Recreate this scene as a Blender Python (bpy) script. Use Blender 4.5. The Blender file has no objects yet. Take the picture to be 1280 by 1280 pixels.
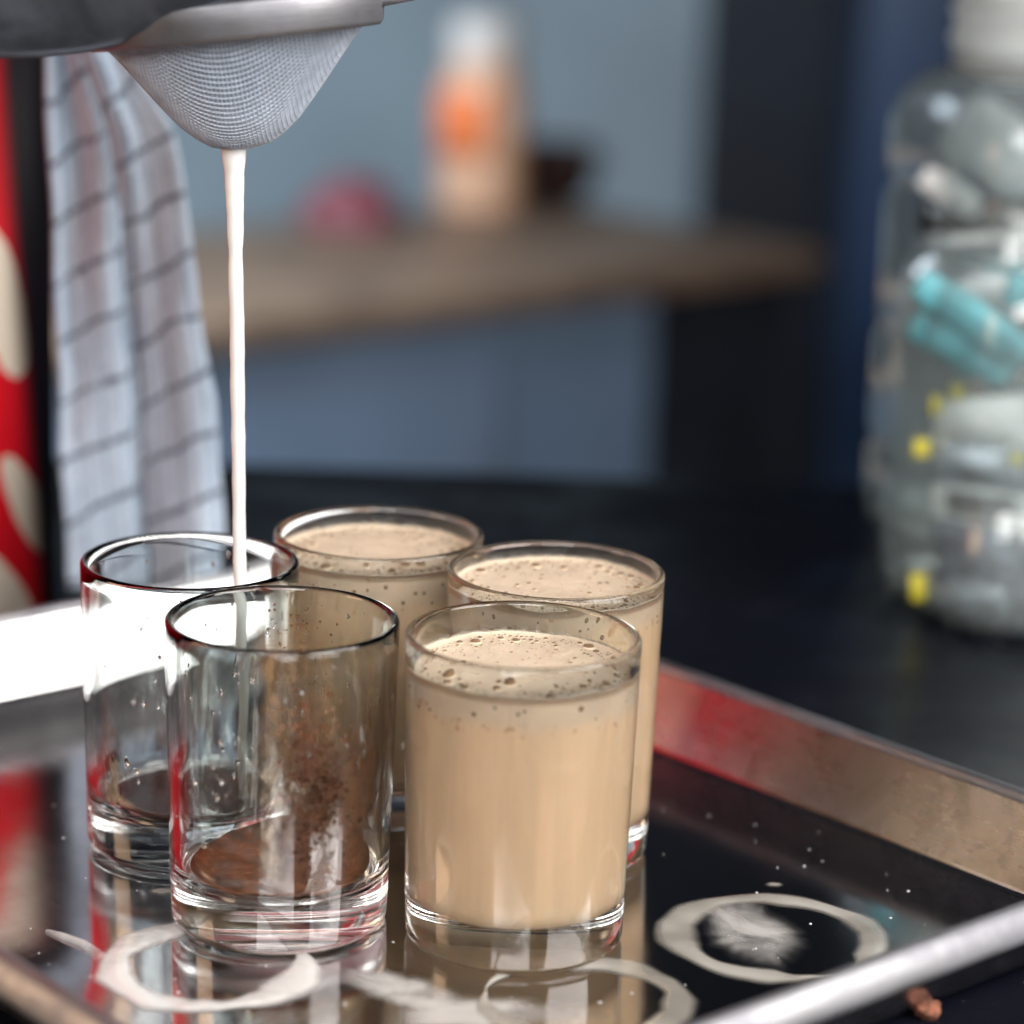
import bpy, bmesh, math, random
from mathutils import Vector, Matrix, noise
random.seed(7)
R = math.radians
PI = math.pi
scn = bpy.context.scene
col = scn.collection

# ------------------------------------------------------------------ camera
F_PX, PITCH, ROLL, CAM_H = 3368.7, 0.252345, 0.0334816, 0.328264     # focal length for a 1280 px frame
cF = Vector((0, math.cos(PITCH), -math.sin(PITCH)))
cX0 = Vector((1, 0, 0)); cU0 = Vector((0, math.sin(PITCH), math.cos(PITCH)))
cX = cX0 * math.cos(ROLL) + cU0 * math.sin(ROLL)
cU = -cX0 * math.sin(ROLL) + cU0 * math.cos(ROLL)
cO = Vector((0, 0, CAM_H))
cam_d = bpy.data.cameras.new('camera'); cam = bpy.data.objects.new('camera', cam_d); col.objects.link(cam)
m3 = Matrix((cX, cU, -cF)).transposed()
cam.matrix_world = Matrix.Translation(cO) @ m3.to_4x4()
cam_d.sensor_width = 36.0; cam_d.lens = 36.0 * F_PX / 1280.0
cam_d.clip_start = 0.02; cam_d.clip_end = 50
cam_d.dof.use_dof = True; cam_d.dof.focus_distance = 0.83
cam_d.dof.aperture_fstop = (cam_d.lens / 1000.0) / 0.0195
cam_d.dof.aperture_blades = 0
scn.camera = cam

def ray(u, v): return cF + cX * ((u - 640) / F_PX) + cU * ((640 - v) / F_PX)
def onz(u, v, z):
    d = ray(u, v); return cO + d * ((z - cO.z) / d.z)
def ony(u, v, y):
    d = ray(u, v); return cO + d * (y / d.y)

# ------------------------------------------------------------------ world, lamps, exposure
w = bpy.data.worlds.new('World'); scn.world = w; w.use_nodes = True
bg = w.node_tree.nodes['Background']; bg.inputs[0].default_value = (0.42, 0.52, 0.72, 1); bg.inputs[1].default_value = 0.025
def area(name, loc, target, sx, sy, power, color):
    d = bpy.data.lights.new(name, 'AREA'); d.shape = 'RECTANGLE'; d.size = sx; d.size_y = sy
    d.energy = power; d.color = color
    o = bpy.data.objects.new(name, d); col.objects.link(o); o.location = loc
    o.rotation_euler = (Vector(target) - Vector(loc)).to_track_quat('-Z', 'Y').to_euler()
    return o
area('window_light', (1.20, 0.10, 0.90), (-0.05, 0.84, 0.06), 1.35, 1.05, 46, (1.0, 0.96, 0.92))
area('front_fill', (-0.05, -0.40, 0.85), (-0.05, 0.85, 0.03), 0.9, 0.6, 17, (1.0, 0.98, 0.96))  # added soft fill above the camera, brightens the fronts of the rear glasses
area('left_warm_fill', (-0.85, 0.62, 0.26), (0.1, 0.8, 0.05), 0.30, 0.30, 2.0, (1.0, 0.66, 0.42))  # added warm panel light, stands in for the tan reflection on the tray wall
area('back_fill', (-2.3, 3.6, 1.2), (-0.9, 5.4, -0.2), 0.9, 0.7, 50, (0.76, 0.89, 1.0))  # added fill that brightens the far wall
area('counter_fill', (-1.0, 2.55, 0.42), (-0.40, 3.5, -0.55), 0.5, 0.4, 36, (0.74, 0.88, 1.0))  # added fill, makes the counter front fall off towards the right
vs = scn.view_settings
vs.view_transform = 'Standard'; vs.look = 'None'; vs.exposure = 0.12; vs.gamma = 1.0; vs.use_curve_mapping = False
scn.render.engine = 'CYCLES'
cy = scn.cycles
cy.max_bounces = 20; cy.transmission_bounces = 16; cy.glossy_bounces = 8; cy.diffuse_bounces = 4; cy.transparent_max_bounces = 16
cy.caustics_reflective = True; cy.caustics_refractive = True; cy.blur_glossy = 1.0
cy.sample_clamp_indirect = 25.0; cy.use_denoising = True
try: cy.denoiser = 'OPENIMAGEDENOISE'
except Exception: pass

# ------------------------------------------------------------------ helpers
def obj(name, me, mat=None, parent=None, smooth=True):
    if isinstance(me, bmesh.types.BMesh):
        bm = me; bmesh.ops.recalc_face_normals(bm, faces=bm.faces[:]); me = bpy.data.meshes.new(name); bm.to_mesh(me); bm.free()
    if smooth:
        for p in me.polygons: p.use_smooth = True
    o = bpy.data.objects.new(name, me); col.objects.link(o)
    if mat is not None: me.materials.append(mat)
    if parent is not None: o.parent = parent
    return o
def tag(o, label=None, cat=None, group=None, kind=None):
    if label: o['label'] = label
    if cat: o['category'] = cat
    if group: o['group'] = group
    if kind: o['kind'] = kind
    return o
def thing(name, label, cat, loc=(0, 0, 0), rot=(0, 0, 0), group=None):
    o = bpy.data.objects.new(name, None); col.objects.link(o); o.empty_display_size = 0.02
    o.location = loc; o.rotation_euler = rot
    return tag(o, label, cat, group)
def lathe(prof, n=96, bm=None, close=False):
    """surface of revolution about z; r==0 makes a pole"""
    bm = bm or bmesh.new(); rings = []
    for r, z in prof:
        if r <= 1e-9: rings.append([bm.verts.new((0, 0, z))])
        else: rings.append([bm.verts.new((r * math.cos(2*PI*i/n), r * math.sin(2*PI*i/n), z)) for i in range(n)])
    prs = list(zip(rings[:-1], rings[1:]))
    if close: prs.append((rings[-1], rings[0]))
    for a, b in prs:
        for i in range(n):
            j = (i + 1) % n
            if len(a) == 1 and len(b) == 1: continue
            if len(a) == 1: bm.faces.new((a[0], b[j], b[i]))
            elif len(b) == 1: bm.faces.new((a[i], a[j], b[0]))
            else: bm.faces.new((a[i], a[j], b[j], b[i]))
    return bm
def arc(cx, cz, r, a0, a1, n):
    return [(cx + r*math.cos(R(a0+(a1-a0)*i/n)), cz + r*math.sin(R(a0+(a1-a0)*i/n))) for i in range(n+1)]
def tube(pts, radii, n=8, bm=None, cap=True):
    bm = bm or bmesh.new(); pts = [Vector(p) for p in pts]; rings = []
    up = Vector((0.13, 0.31, 0.94))
    for i, p in enumerate(pts):
        t = (pts[min(i+1, len(pts)-1)] - pts[max(i-1, 0)]).normalized()
        a = t.cross(up)
        if a.length < 1e-4: a = t.cross(Vector((1, 0, 0)))
        a.normalize(); b = t.cross(a)
        r = radii[i] if hasattr(radii, '__len__') else radii
        rings.append([bm.verts.new(p + a*(r*math.cos(2*PI*k/n)) + b*(r*math.sin(2*PI*k/n))) for k in range(n)])
    for q, s in zip(rings[:-1], rings[1:]):
        for k in range(n): bm.faces.new((q[k], q[(k+1) % n], s[(k+1) % n], s[k]))
    if cap and n > 2: bm.faces.new(rings[0]); bm.faces.new(rings[-1])
    return bm
def box(bm, lo, hi, mtx=None):
    vs_ = [Vector((x, y, z)) for x in (lo[0], hi[0]) for y in (lo[1], hi[1]) for z in (lo[2], hi[2])]
    if mtx: vs_ = [mtx @ v for v in vs_]
    v = [bm.verts.new(p) for p in vs_]
    for f in ((0,1,3,2), (4,6,7,5), (0,4,5,1), (2,3,7,6), (0,2,6,4), (1,5,7,3)): bm.faces.new([v[i] for i in f])
    return bm
def bevel(bm, w_, seg=3):
    bmesh.ops.bevel(bm, geom=bm.edges[:], offset=w_, segments=seg, affect='EDGES', profile=0.5); return bm
def fbm(p, oc=4):
    s = 0; a = .5; p = Vector(p)
    for _ in range(oc): s += a*noise.noise(p); p = p*2.03 + Vector((3.1, 1.7, 5.3)); a *= .5
    return s

# ------------------------------------------------------------------ materials
class N:
    """small node-tree writer"""
    def __init__(s, name):
        s.m = bpy.data.materials.new(name); s.m.use_nodes = True; s.t = s.m.node_tree
        s.b = s.t.nodes['Principled BSDF']; s.out = s.t.nodes['Material Output']
    def n(s, kind, **kw):
        x = s.t.nodes.new(kind)
        for k, v in kw.items(): setattr(x, k, v)
        return x
    def put(s, sock, v):
        if hasattr(v, 'is_output'): s.t.links.new(v, sock)
        elif isinstance(v, (tuple, list)) and len(v) == 3 and sock.type == 'RGBA': sock.default_value = (*v, 1)
        else: sock.default_value = v
    def P(s, **kw):
        for k, v in kw.items(): s.put(s.b.inputs[k.replace('_', ' ')], v)
        return s
    def obj(s): return s.n('ShaderNodeTexCoord').outputs['Object']
    def uv(s): return s.n('ShaderNodeTexCoord').outputs['UV']
    def sep(s, v):
        x = s.n('ShaderNodeSeparateXYZ'); s.put(x.inputs[0], v); return x.outputs
    def mapping(s, v, scale=(1, 1, 1), rot=(0, 0, 0), loc=(0, 0, 0)):
        x = s.n('ShaderNodeMapping'); s.put(x.inputs[0], v); x.inputs['Scale'].default_value = scale
        x.inputs['Rotation'].default_value = rot; x.inputs['Location'].default_value = loc; return x.outputs[0]
    def noise(s, v, scale, detail=4, rough=.55, dist=0):
        x = s.n('ShaderNodeTexNoise'); s.put(x.inputs['Vector'], v); x.inputs['Scale'].default_value = scale
        x.inputs['Detail'].default_value = detail; x.inputs['Roughness'].default_value = rough; x.inputs['Distortion'].default_value = dist
        return x.outputs[0]
    def voro(s, v, scale, feature='F1'):
        x = s.n('ShaderNodeTexVoronoi'); x.feature = feature; s.put(x.inputs['Vector'], v); x.inputs['Scale'].default_value = scale
        return x.outputs[0]
    def math(s, op, a, b=0.0, c=None, clamp=False):
        x = s.n('ShaderNodeMath', operation=op, use_clamp=clamp); s.put(x.inputs[0], a); s.put(x.inputs[1], b)
        if c is not None: s.put(x.inputs[2], c)
        return x.outputs[0]
    def ss(s, v, a, b, lo=0.0, hi=1.0):
        x = s.n('ShaderNodeMapRange', interpolation_type='SMOOTHSTEP'); s.put(x.inputs[0], v)
        for i, q in enumerate((a, b, lo, hi)): s.put(x.inputs[i+1], q)
        return x.outputs[0]
    def mix(s, f, a, b):
        x = s.n('ShaderNodeMix', data_type='RGBA'); s.put(x.inputs[0], f); s.put(x.inputs[6], a); s.put(x.inputs[7], b); return x.outputs[2]
    def bump(s, h, strength=.3, dist=.001):
        x = s.n('ShaderNodeBump'); s.put(x.inputs['Height'], h); x.inputs['Strength'].default_value = strength; x.inputs['Distance'].default_value = dist
        s.t.links.new(x.outputs[0], s.b.inputs['Normal']); return s
    def shader_mix(s, f, a, b):
        x = s.n('ShaderNodeMixShader'); s.put(x.inputs[0], f); s.t.links.new(a, x.inputs[1]); s.t.links.new(b, x.inputs[2]); return x.outputs[0]
    def surf(s, sh): s.t.links.new(sh, s.out.inputs['Surface'])

def plain(name, c, rough=.5, metal=0.0, var=.12, scale=40, bumps=.1, dist=.0006, **kw):
    k = N(name); o = k.obj(); nz = k.noise(o, scale, 5)
    k.P(Base_Color=k.mix(k.ss(nz, .3, .7), tuple(x*(1-var) for x in c), tuple(min(1, x*(1+var)) for x in c)),
        Roughness=k.ss(nz, .2, .8, rough*.8, min(1, rough*1.2)), Metallic=metal)
    for a, b in kw.items(): k.P(**{a: b})
    if bumps: k.bump(k.noise(o, scale*3, 4), bumps, dist)
    return k.m

def glass_mat(name, c, ior=1.5, rough=0.0, wav=.012):
    k = N(name); o = k.obj()
    k.P(Base_Color=c, Roughness=rough, IOR=ior, Transmission_Weight=1.0)
    k.bump(k.noise(k.mapping(o, (1, 1, .35)), 55, 2), wav, .002)
    return k.m
M = {}
M['glass'] = glass_mat('clear_glass', (.93, .965, .955))

# steel of the tray: brushed, slightly smeared
k = N('tray_steel'); o = k.obj()
br = k.noise(k.mapping(o, (260, 6, 6), rot=(0, 0, 0)), 6, 3)
sm = k.noise(o, 14, 6, .6, .8); fine = k.noise(o, 220, 3)
k.P(Base_Color=k.mix(k.math('MULTIPLY', k.ss(k.sep(o)[2], .0006, .002), k.ss(k.noise(o, 45, 6, .7, .5), .40, .70)), k.mix(k.ss(sm, .35, .75), (.62, .61, .62), (.48, .475, .48)), (.38, .37, .365)), Metallic=1.0,
    Roughness=k.math('ADD', k.ss(k.sep(o)[2], .0006, .002, 0, .15), k.math('ADD', k.ss(sm, .3, .8, .06, .14), k.math('MULTIPLY', br, .06))))
scr = k.noise(k.mapping(o, (8, 900, 8), rot=(0, 0, .5)), 1.2, 3, .7)
k.bump(k.math('ADD', k.noise(o, 22, 2), k.math('ADD', k.math('MULTIPLY', fine, .02), k.math('MULTIPLY', k.ss(scr, .66, .72), .03))), .06, .002); M['tray'] = k.m
k = N('rim_steel'); o = k.obj(); sm = k.noise(o, 60, 5)
k.P(Base_Color=k.mix(k.ss(sm, .35, .7), (.44, .44, .46), (.32, .32, .35)), Metallic=1.0, Roughness=k.ss(sm, .3, .7, .46, .62))
k.bump(k.noise(k.mapping(o, (20, 20, 200)), 8, 4), .12, .0008); M['rim'] = k.m

# table: dark worn laminate
k = N('table_dark'); o = k.obj(); a = k.noise(o, 9, 6, .62, .4); sp = k.noise(o, 900, 2)
cl = k.mix(k.ss(a, .52, .72), (.0045, .005, .009), (.016, .018, .026))
cl = k.mix(k.ss(sp, .735, .76), cl, (.22, .22, .25))
k.P(Base_Color=cl, Roughness=k.ss(a, .3, .75, .24, .5)); k.P(Specular_IOR_Level=.11)
k.bump(k.noise(o, 160, 5), .08, .0008); M['table'] = k.m

def tea_mat(name, level, foam_t, cream=(.70, .55, .41), tea=(.79, .57, .375)):
    """milky tea: lighter froth band on top of the tea, blended by height in the glass"""
    k = N(name); o = k.obj(); x, y, z = k.sep(o)
    n1 = k.noise(k.mapping(o, (1, 1, .07)), 110, 4); n2 = k.noise(o, 350, 3); n3 = k.noise(o, 60, 4, .6, .5)
    zz = k.math('ADD', z, k.math('MULTIPLY', k.math('SUBTRACT', n1, .5), .006))
    f = k.ss(zz, level - foam_t*1.25, level - foam_t*.55)
    c = k.mix(k.ss(n1, .35, .7), tea, tuple(v*.86 for v in tea))
    fo = k.mix(k.ss(n3, .38, .66), cream, tuple(v*.88 for v in cream))
    fo = k.mix(k.ss(n2, .67, .75), fo, (.50, .27, .12))
    c = k.mix(f, c, fo)
    line = k.math('MULTIPLY', k.ss(zz, level-foam_t*1.35, level-foam_t*1.05), k.ss(zz, level-foam_t*.55, level-foam_t*.95))
    c = k.mix(k.math('MULTIPLY', line, k.ss(n2, .55, .72)), c, (.40, .17, .06))
    top = k.ss(z, level-.0006, level-.0001)
    vor = k.voro(o, 900)
    dk = k.math('MULTIPLY', top, k.math('MULTIPLY', k.ss(vor, .30, .12), k.ss(n3, .5, .62)))
    c = k.mix(k.math('MULTIPLY', dk, .55), c, (.33, .20, .11))
    k.P(Base_Color=c, Roughness=.55, Specular_IOR_Level=.3, Subsurface_Weight=.25, Subsurface_Radius=(.006, .003, .0015), Subsurface_Scale=.5)
    k.bump(k.math('MULTIPLY', top, k.math('ADD', k.noise(o, 420, 4), k.math('MULTIPLY', vor, .6))), .35, .0006)
    return k.m
M['bubble'] = plain('bubble_film', (.20, .12, .07), .10, var=.25, scale=300, bumps=0)
M['bubble_rim'] = plain('bubble_froth', (.72, .56, .39), .3, var=.1, scale=300, bumps=0)
M['speck'] = plain('tea_dust', (.16, .065, .025), .6, var=.4, scale=500)
M['milk'] = plain('poured_milk', (.76, .755, .75), .22, var=.03, scale=60, bumps=.02, Subsurface_Weight=.3, Subsurface_Radius=(.004, .003, .002), Subsurface_Scale=.5)

# spilt milk on steel: thin, denser towards patches of its own
k = N('spilt_milk'); o = k.obj(); n1 = k.noise(o, 28, 2, .5, .3); n2 = k.noise(o, 500, 3)
k.P(Base_Color=k.mix(k.ss(n1, .35, .7), (.40, .375, .33), (.54, .52, .48)), Roughness=.10, Coat_Weight=.8, Coat_Roughness=.03,
    Alpha=k.math('MULTIPLY', k.ss(n1, .25, .60, .50, .90), k.ss(k.n('ShaderNodeAttribute', attribute_name='depth').outputs['Fac'], .0, .95))); M['spill'] = k.m
k = N('spilt_milk_white'); o = k.obj(); n1 = k.noise(o, 50, 4, .6, .5)
k.P(Base_Color=(.74, .72, .70), Roughness=.10, Coat_Weight=.8, Coat_Roughness=.03, Alpha=k.math('MULTIPLY', k.ss(n1, .25, .60, .6, .97), k.ss(k.n('ShaderNodeAttribute', attribute_name='depth').outputs['Fac'], .0, .9))); M['spill_white'] = k.m
k = N('spilt_milk_thin'); o = k.obj(); n1 = k.noise(o, 45, 4, .55, .6)
k.P(Base_Color=(.62, .60, .58), Roughness=.22, Alpha=k.math('MULTIPLY', k.ss(n1, .30, .66, .16, .75), k.ss(k.n('ShaderNodeAttribute', attribute_name='depth').outputs['Fac'], .0, .9))); M['spill_thin'] = k.m

def fz(x, y):
    """the tray floor is slightly crowned: it falls away to the left"""
    d = min(0, x + .055); return -.0021*(1 - math.exp(-(d/.085)**2))
# ------------------------------------------------------------------ the setting
bm = box(bmesh.new(), (-1.1, 0.15, -0.044), (0.9, 1.37, -0.0034)); bevel(bm, .004, 2)
table = tag(obj('table', bm, M['table']), 'dark worn tabletop under the steel tray, glasses and jars', 'table')
wall_m = plain('plaster_wall', (.26, .31, .345), .85, var=.10, scale=3, bumps=.1)
XW = ony(880, 60, 5.6).x
bm = box(bmesh.new(), (-3.2, 5.60, -1.10), (XW, 5.68, 0.30)); wall = tag(obj('wall_pale', bm, wall_m, smooth=False), kind='structure')
navy = plain('navy_paint', (.012, .026, .060), .6, var=.3, scale=4, bumps=.1)
dark = plain('dark_paint', (.010, .013, .022), .7, var=.3, scale=4, bumps=.1)
bm = box(bmesh.new(), (XW, 5.596, -1.10), (3.2, 5.68, 0.30)); tag(obj('wall_dark', bm, dark, smooth=False), kind='structure')
bm = box(bmesh.new(), (-3.2, 5.592, 0.30), (3.2, 5.68, 3.2)); tag(obj('wall_upper', bm, dark, smooth=False), kind='structure')  # unseen upper part, made dark so the tray floor reflects dark
bm = box(bmesh.new(), (-3.2, 1.2, -1.15), (3.2, 5.7, -1.10)); tag(obj('floor', bm, plain('floor_dark', (.03, .03, .036), .6, scale=6), smooth=False), kind='structure')

# ------------------------------------------------------------------ background counter, cabinet and things on it
ZC = -0.30
c0 = onz(300, 396, ZC); c1 = onz(850, 330, ZC); c2 = onz(1010, 196, ZC); c3 = onz(300, 300, ZC)
ed = (c1 - c0).normalized(); pe = Vector((-ed.y, ed.x, 0))
L0, L1, DP = -1.3, (c1 - c0).length + .30, 0.62
t = thing('kitchen_counter', 'blurred brown wooden counter with pale blue grey front far behind the glasses', 'counter', (c0.x, c0.y, ZC - .80), (0, 0, math.atan2(ed.y, ed.x)))
wood = plain('counter_wood', (.27, .18, .125), .5, var=.25, scale=9)
bm = box(bmesh.new(), (L0, -.02, .76), (L1, DP, .80)); bevel(bm, .006, 2); obj('counter_top', bm, wood, t)
bm = box(bmesh.new(), (L0, .02, .05), (L1 - .33, DP - .02, .758)); obj('cabinet_body', bm, plain('cabinet_paint', (.20, .28, .40), .5, var=.1, scale=3), t, False)
bm = box(bmesh.new(), (L0, .04, 0), (L1 - .34, DP - .04, .049)); obj('plinth', bm, dark, t, False)
bm = box(bmesh.new(), (L1 - .328, .02, .002), (L1 - .03, DP - .02, .757)); obj('dark_side_cabinet', bm, dark, t, False)
for i in range(3):
    x0 = -1.0 + i*.5
    bm = box(bmesh.new(), (x0, .012, .10), (x0 + .46, .0195, .72)); bevel(bm, .002, 1); dd = obj('door', bm, plain('door_paint', (.22, .30, .43), .45, var=.08, scale=3), t, False)
    bm = tube([(x0+.42, .011, .45), (x0+.42, -.008, .45), (x0+.42, -.008, .57), (x0+.42, .011, .57)], .004, 8); obj('handle', bm, M['rim'], dd)

def at_counter(u, v): return onz(u, v, ZC)
p = at_counter(600, 262)
t = thing('sauce_bottle', 'blurred orange and cream bottle standing on the far counter', 'bottle', p)
S = (p - cO).length / F_PX          # metres per photo pixel at that distance
bm = lathe([(0, 0), (50*S, 0), (54*S, 6*S), (54*S, 120*S), (50*S, 150*S), (44*S, 175*S), (40*S, 186*S), (0, 186*S)], 32); obj('body', bm, plain('peach_plastic', (.72, .42, .27), .4, scale=20), t)
bm = lathe([(40*S, 186*S), (42*S, 188*S), (42*S, 226*S), (34*S, 236*S), (0, 238*S)], 32); obj('cap', bm, plain('pale_cap', (.68, .62, .58), .4), t)
bm = bmesh.new(); lb = []
for i in range(15):
    a = R(165 + i*8)
    lb.append([bm.verts.new((56*S*math.cos(a), 56*S*math.sin(a), z*S)) for z in (70, 150)])
for q, s in zip(lb[:-1], lb[1:]): bm.faces.new((q[0], s[0], s[1], q[1]))
lo = obj('label', bm, plain('orange_print', (.85, .20, .05), .5), t); lo.modifiers.new('thick', 'SOLIDIFY').thickness = .001
p = at_counter(440, 283)
bm = bmesh.new(); bmesh.ops.create_icosphere(bm, subdivisions=4, radius=1)
S = (p - cO).length / F_PX
for v in bm.verts:
    d = 1 + .35*fbm(v.co*1.6); v.co = Vector((v.co.x*62*S*d, v.co.y*48*S*d, max(0, v.co.z)*62*S*d))
b = tag(obj('plastic_bag', bm, plain('maroon_bag', (.20, .045, .060), .5, scale=20)), 'blurred maroon bag lying on the far counter left of the bottle', 'bag'); b.location = p
p = at_counter(692, 250); S = (p - cO).length / F_PX
bm = lathe([(0, 0), (34*S, 0), (46*S, 14*S), (52*S, 40*S), (50*S, 62*S), (54*S, 66*S), (54*S, 70*S), (48*S, 68*S), (48*S, 42*S), (32*S, 8*S), (0, 6*S)], 40)
t = thing('cooking_pot', 'blurred dark brown pot on the far counter right of the bottle', 'pot', p); obj('body', bm, plain('pot_brown', (.035, .016, .014), .35), t)
bm = tube([(48*S, 0, 52*S), (66*S, 0, 56*S), (66*S, 0, 46*S), (48*S, 0, 42*S)], 4*S, 8); obj('handle', bm, M['rim'], t)
bm = tube([(-48*S, 0, 52*S), (-66*S, 0, 56*S), (-66*S, 0, 46*S), (-48*S, 0, 42*S)], 4*S, 8); obj('handle', bm, M['rim'], t)
p = ony(1150, 100, 5.3)
bm = box(bmesh.new(), (p.x - .12, 5.25, -1.099), (p.x + .60, 5.55, .75)); bevel(bm, .01, 2)
t = thing('wardrobe', 'blurred dark navy cupboard against the far wall at upper right', 'cupboard', (0, 0, 0)); obj('carcass', bm, navy, t)
for i in range(2):
    bm = box(bmesh.new(), (p.x - .11 + i*.355, 5.235, -.9), (p.x + .235 + i*.355, 5.2495, .72)); bevel(bm, .003, 1); obj('door', bm, plain('navy_door', (.016, .036, .085), .5, scale=5), t)

# ------------------------------------------------------------------ tray
AU = R(41.5); eu = Vector((math.cos(AU), math.sin(AU), 0)); ev = Vector((-math.sin(AU), math.cos(AU), 0))
U0, U1, V0, V1, HT = .346, .669, .446, .858, .028
cu, cv = (U0+U1)/2, (V0+V1)/2
hu, hv = (U1-U0)/2, (V1-V0)/2
tray = thing('serving_tray', 'shallow rectangular steel tray holding five glasses and milk spills', 'tray', eu*cu + ev*cv, (0, 0, AU))
def rr(hx, hy, r, n=8):
    out = []
    for cx_, cy_, a in ((hx-r, hy-r, 0), (-hx+r, hy-r, 90), (-hx+r, -hy+r, 180), (hx-r, -hy+r, 270)):
        for i in range(n+1):
            t_ = R(a + 90*i/n); out.append((cx_ + r*math.cos(t_), cy_ + r*math.sin(t_)))
    return out
def rloft(levels, bm=None, close=False, capa=False, capb=False, n=8):
    bm = bm or bmesh.new(); rings = []
    for hx, hy, r, z in levels: rings.append([bm.verts.new((x, y, z)) for x, y in rr(hx, hy, r, n)])
    prs = list(zip(rings[:-1], rings[1:]))
    if close: prs.append((rings[-1], rings[0]))
    for a, b in prs:
        for i in range(len(a)):
            j = (i+1) % len(a); bm.faces.new((a[i], a[j], b[j], b[i]))
    if capa: bm.faces.new(rings[0])
    if capb: bm.faces.new(rings[-1])
    return bm
LEAN = .0105
def off(d): return hu - d, hv - d
lv = []
ins = [(LEAN + .0016, 0.0), (LEAN + .0008, .0002), (LEAN + .0002, .0009), (LEAN - .0002, .0018), (LEAN*.94, .0030), (LEAN*.5, HT*.52), (.0016, HT - .0035), (.0010, HT - .0022), (.0009, HT - .0019)]
for d, z in ins: lv.append((*off(d), .022 - d*.5, z))
outs = [(.0001, HT - .0019), (.0002, HT - .0024), (LEAN*.5 - .0009, HT*.52), (LEAN - .0010, .0040), (LEAN, .0004), (LEAN + .0025, -.0022), (LEAN + .005, -.0030)]
for d, z in outs: lv.append((*off(d), .023 - d*.5, z))
bm = rloft(lv, capb=True)
top_ring = [v for v in bm.verts if abs(v.co.z) < 1e-7]
NX, NY = 40, 50; fx, fy = hu - ins[0][0] - .0008, hv - ins[0][0] - .0008
def rnd(x, y):      # squeeze the grid border onto the rounded corner
    r = .020; cx_, cy_ = fx - r, fy - r; ax_, ay_ = abs(x) - cx_, abs(y) - cy_
    if ax_ > 0 and ay_ > 0:
        m_ = max(ax_, ay_); l_ = math.hypot(ax_, ay_); f = m_/l_ if l_ > 0 else 1
        x = math.copysign(cx_ + ax_*f, x); y = math.copysign(cy_ + ay_*f, y)
    return x, y
TM = Matrix.Translation(eu*cu + ev*cv) @ Matrix.Rotation(AU, 4, 'Z'); g = []
for j in range(NY+1):
    g.append([])
    for i in range(NX+1):
        x, y = rnd(-fx + 2*fx*i/NX, -fy + 2*fy*j/NY); wp = TM @ Vector((x, y, 0))
        e = min(1, min(fx - abs(x), fy - abs(y))/.03); e = e*e*(3 - 2*e)
        g[-1].append(bm.verts.new((x, y, fz(wp.x, wp.y)*e - .00002)))
for j in range(NY):
    for i in range(NX): bm.faces.new((g[j][i], g[j][i+1], g[j+1][i+1], g[j+1][i]))
brd = [g[0][i] for i in range(NX)] + [g[j][NX] for j in range(NY)] + [g[NY][i] for i in range(NX, 0, -1)] + [g[j][0] for j in range(NY, 0, -1)]
ring = [v for v in bm.verts if v in set(top_ring)]
eb = [e for e in bm.edges if len(e.link_faces) == 1]
bmesh.ops.bridge_loops(bm, edges=eb)
obj('pan', bm, M['tray'], tray)
# rolled rim: closed tube around the edge, flattened
lip_ = [(-.0008, -.0034), (-.0014, -.0030), (-.0008, .0002), (.0006, .0016), (.0024, .0021), (.0046, .0014), (.0070, -.0012), (.0092, -.0052), (.0104, -.0098), (.0106, -.0125), (.0098, -.0134), (.0090, -.0122), (.0084, -.0086), (.0064, -.0040), (.0036, -.0012), (.0014, -.0014)]
rloft_bm = rloft([(hu + d, hv + d, .024 + d*.6, HT + z) for d, z in [(a*.66, b*.66) for a, b in lip_]], close=True); obj('rolled_rim', rloft_bm, M['rim'], tray)

# ------------------------------------------------------------------ glasses
GH, GR, GB = .0954, .035, .0330
T_RIM, T_BOT, FLOOR_Z = .0024, .0030, .0135
def r_out(z): return GB + (GR - GB)*min(1, max(0, z/GH))
def r_in(z):
    t_ = min(1, max(0, (z-FLOOR_Z)/(GH-FLOOR_Z))); return r_out(z) - (T_BOT + (T_RIM - T_BOT)*t_)
def glass_mesh():
    pr = [(0, .0026), (.006, .0025), (.012, .0022), (.018, .0016), (.0235, .0008), (.0272, .0002), (.0292, 0.0)]
    pr += [(.0292 + (GB-.0292)*math.sin(R(a)), .0032*(1-math.cos(R(a)))) for a in (20, 40, 60, 80, 90)]
    for i in range(1, 17): z = .0032 + (GH - .0014 - .0032)*i/16; pr.append((r_out(z), z))
    m_ = (r_out(GH) + r_in(GH))/2; h = (r_out(GH) - r_in(GH))/2
    pr += [(m_ + h*math.cos(R(a)), GH - .0014 + .0014*math.sin(R(a))) for a in (25, 50, 75, 105, 130, 155)]
    for i in range(17): z = GH - .0014 + (FLOOR_Z + .007 - GH + .0014)*i/16; pr.append((r_in(z), z))
    rb = r_in(FLOOR_Z + .007)
    pr += [(rb - .007*(1-math.cos(R(a))), FLOOR_Z + .007 - .007*math.sin(R(a))) for a in (15, 30, 45, 60, 75, 90)]
    pr += [(.015, FLOOR_Z - .0004), (0, FLOOR_Z - .0006)]
    me = bpy.data.meshes.new('glass_body'); b = lathe(pr, 128); bmesh.ops.recalc_face_normals(b, faces=b.faces[:]); b.to_mesh(me); b.free()
    return me
GM = glass_mesh(); GM.materials.append(M['glass'])
for p_ in GM.polygons: p_.use_smooth = True
OV = .00025        # the drink reaches a hair into the glass wall so that no air gap shows
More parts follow.
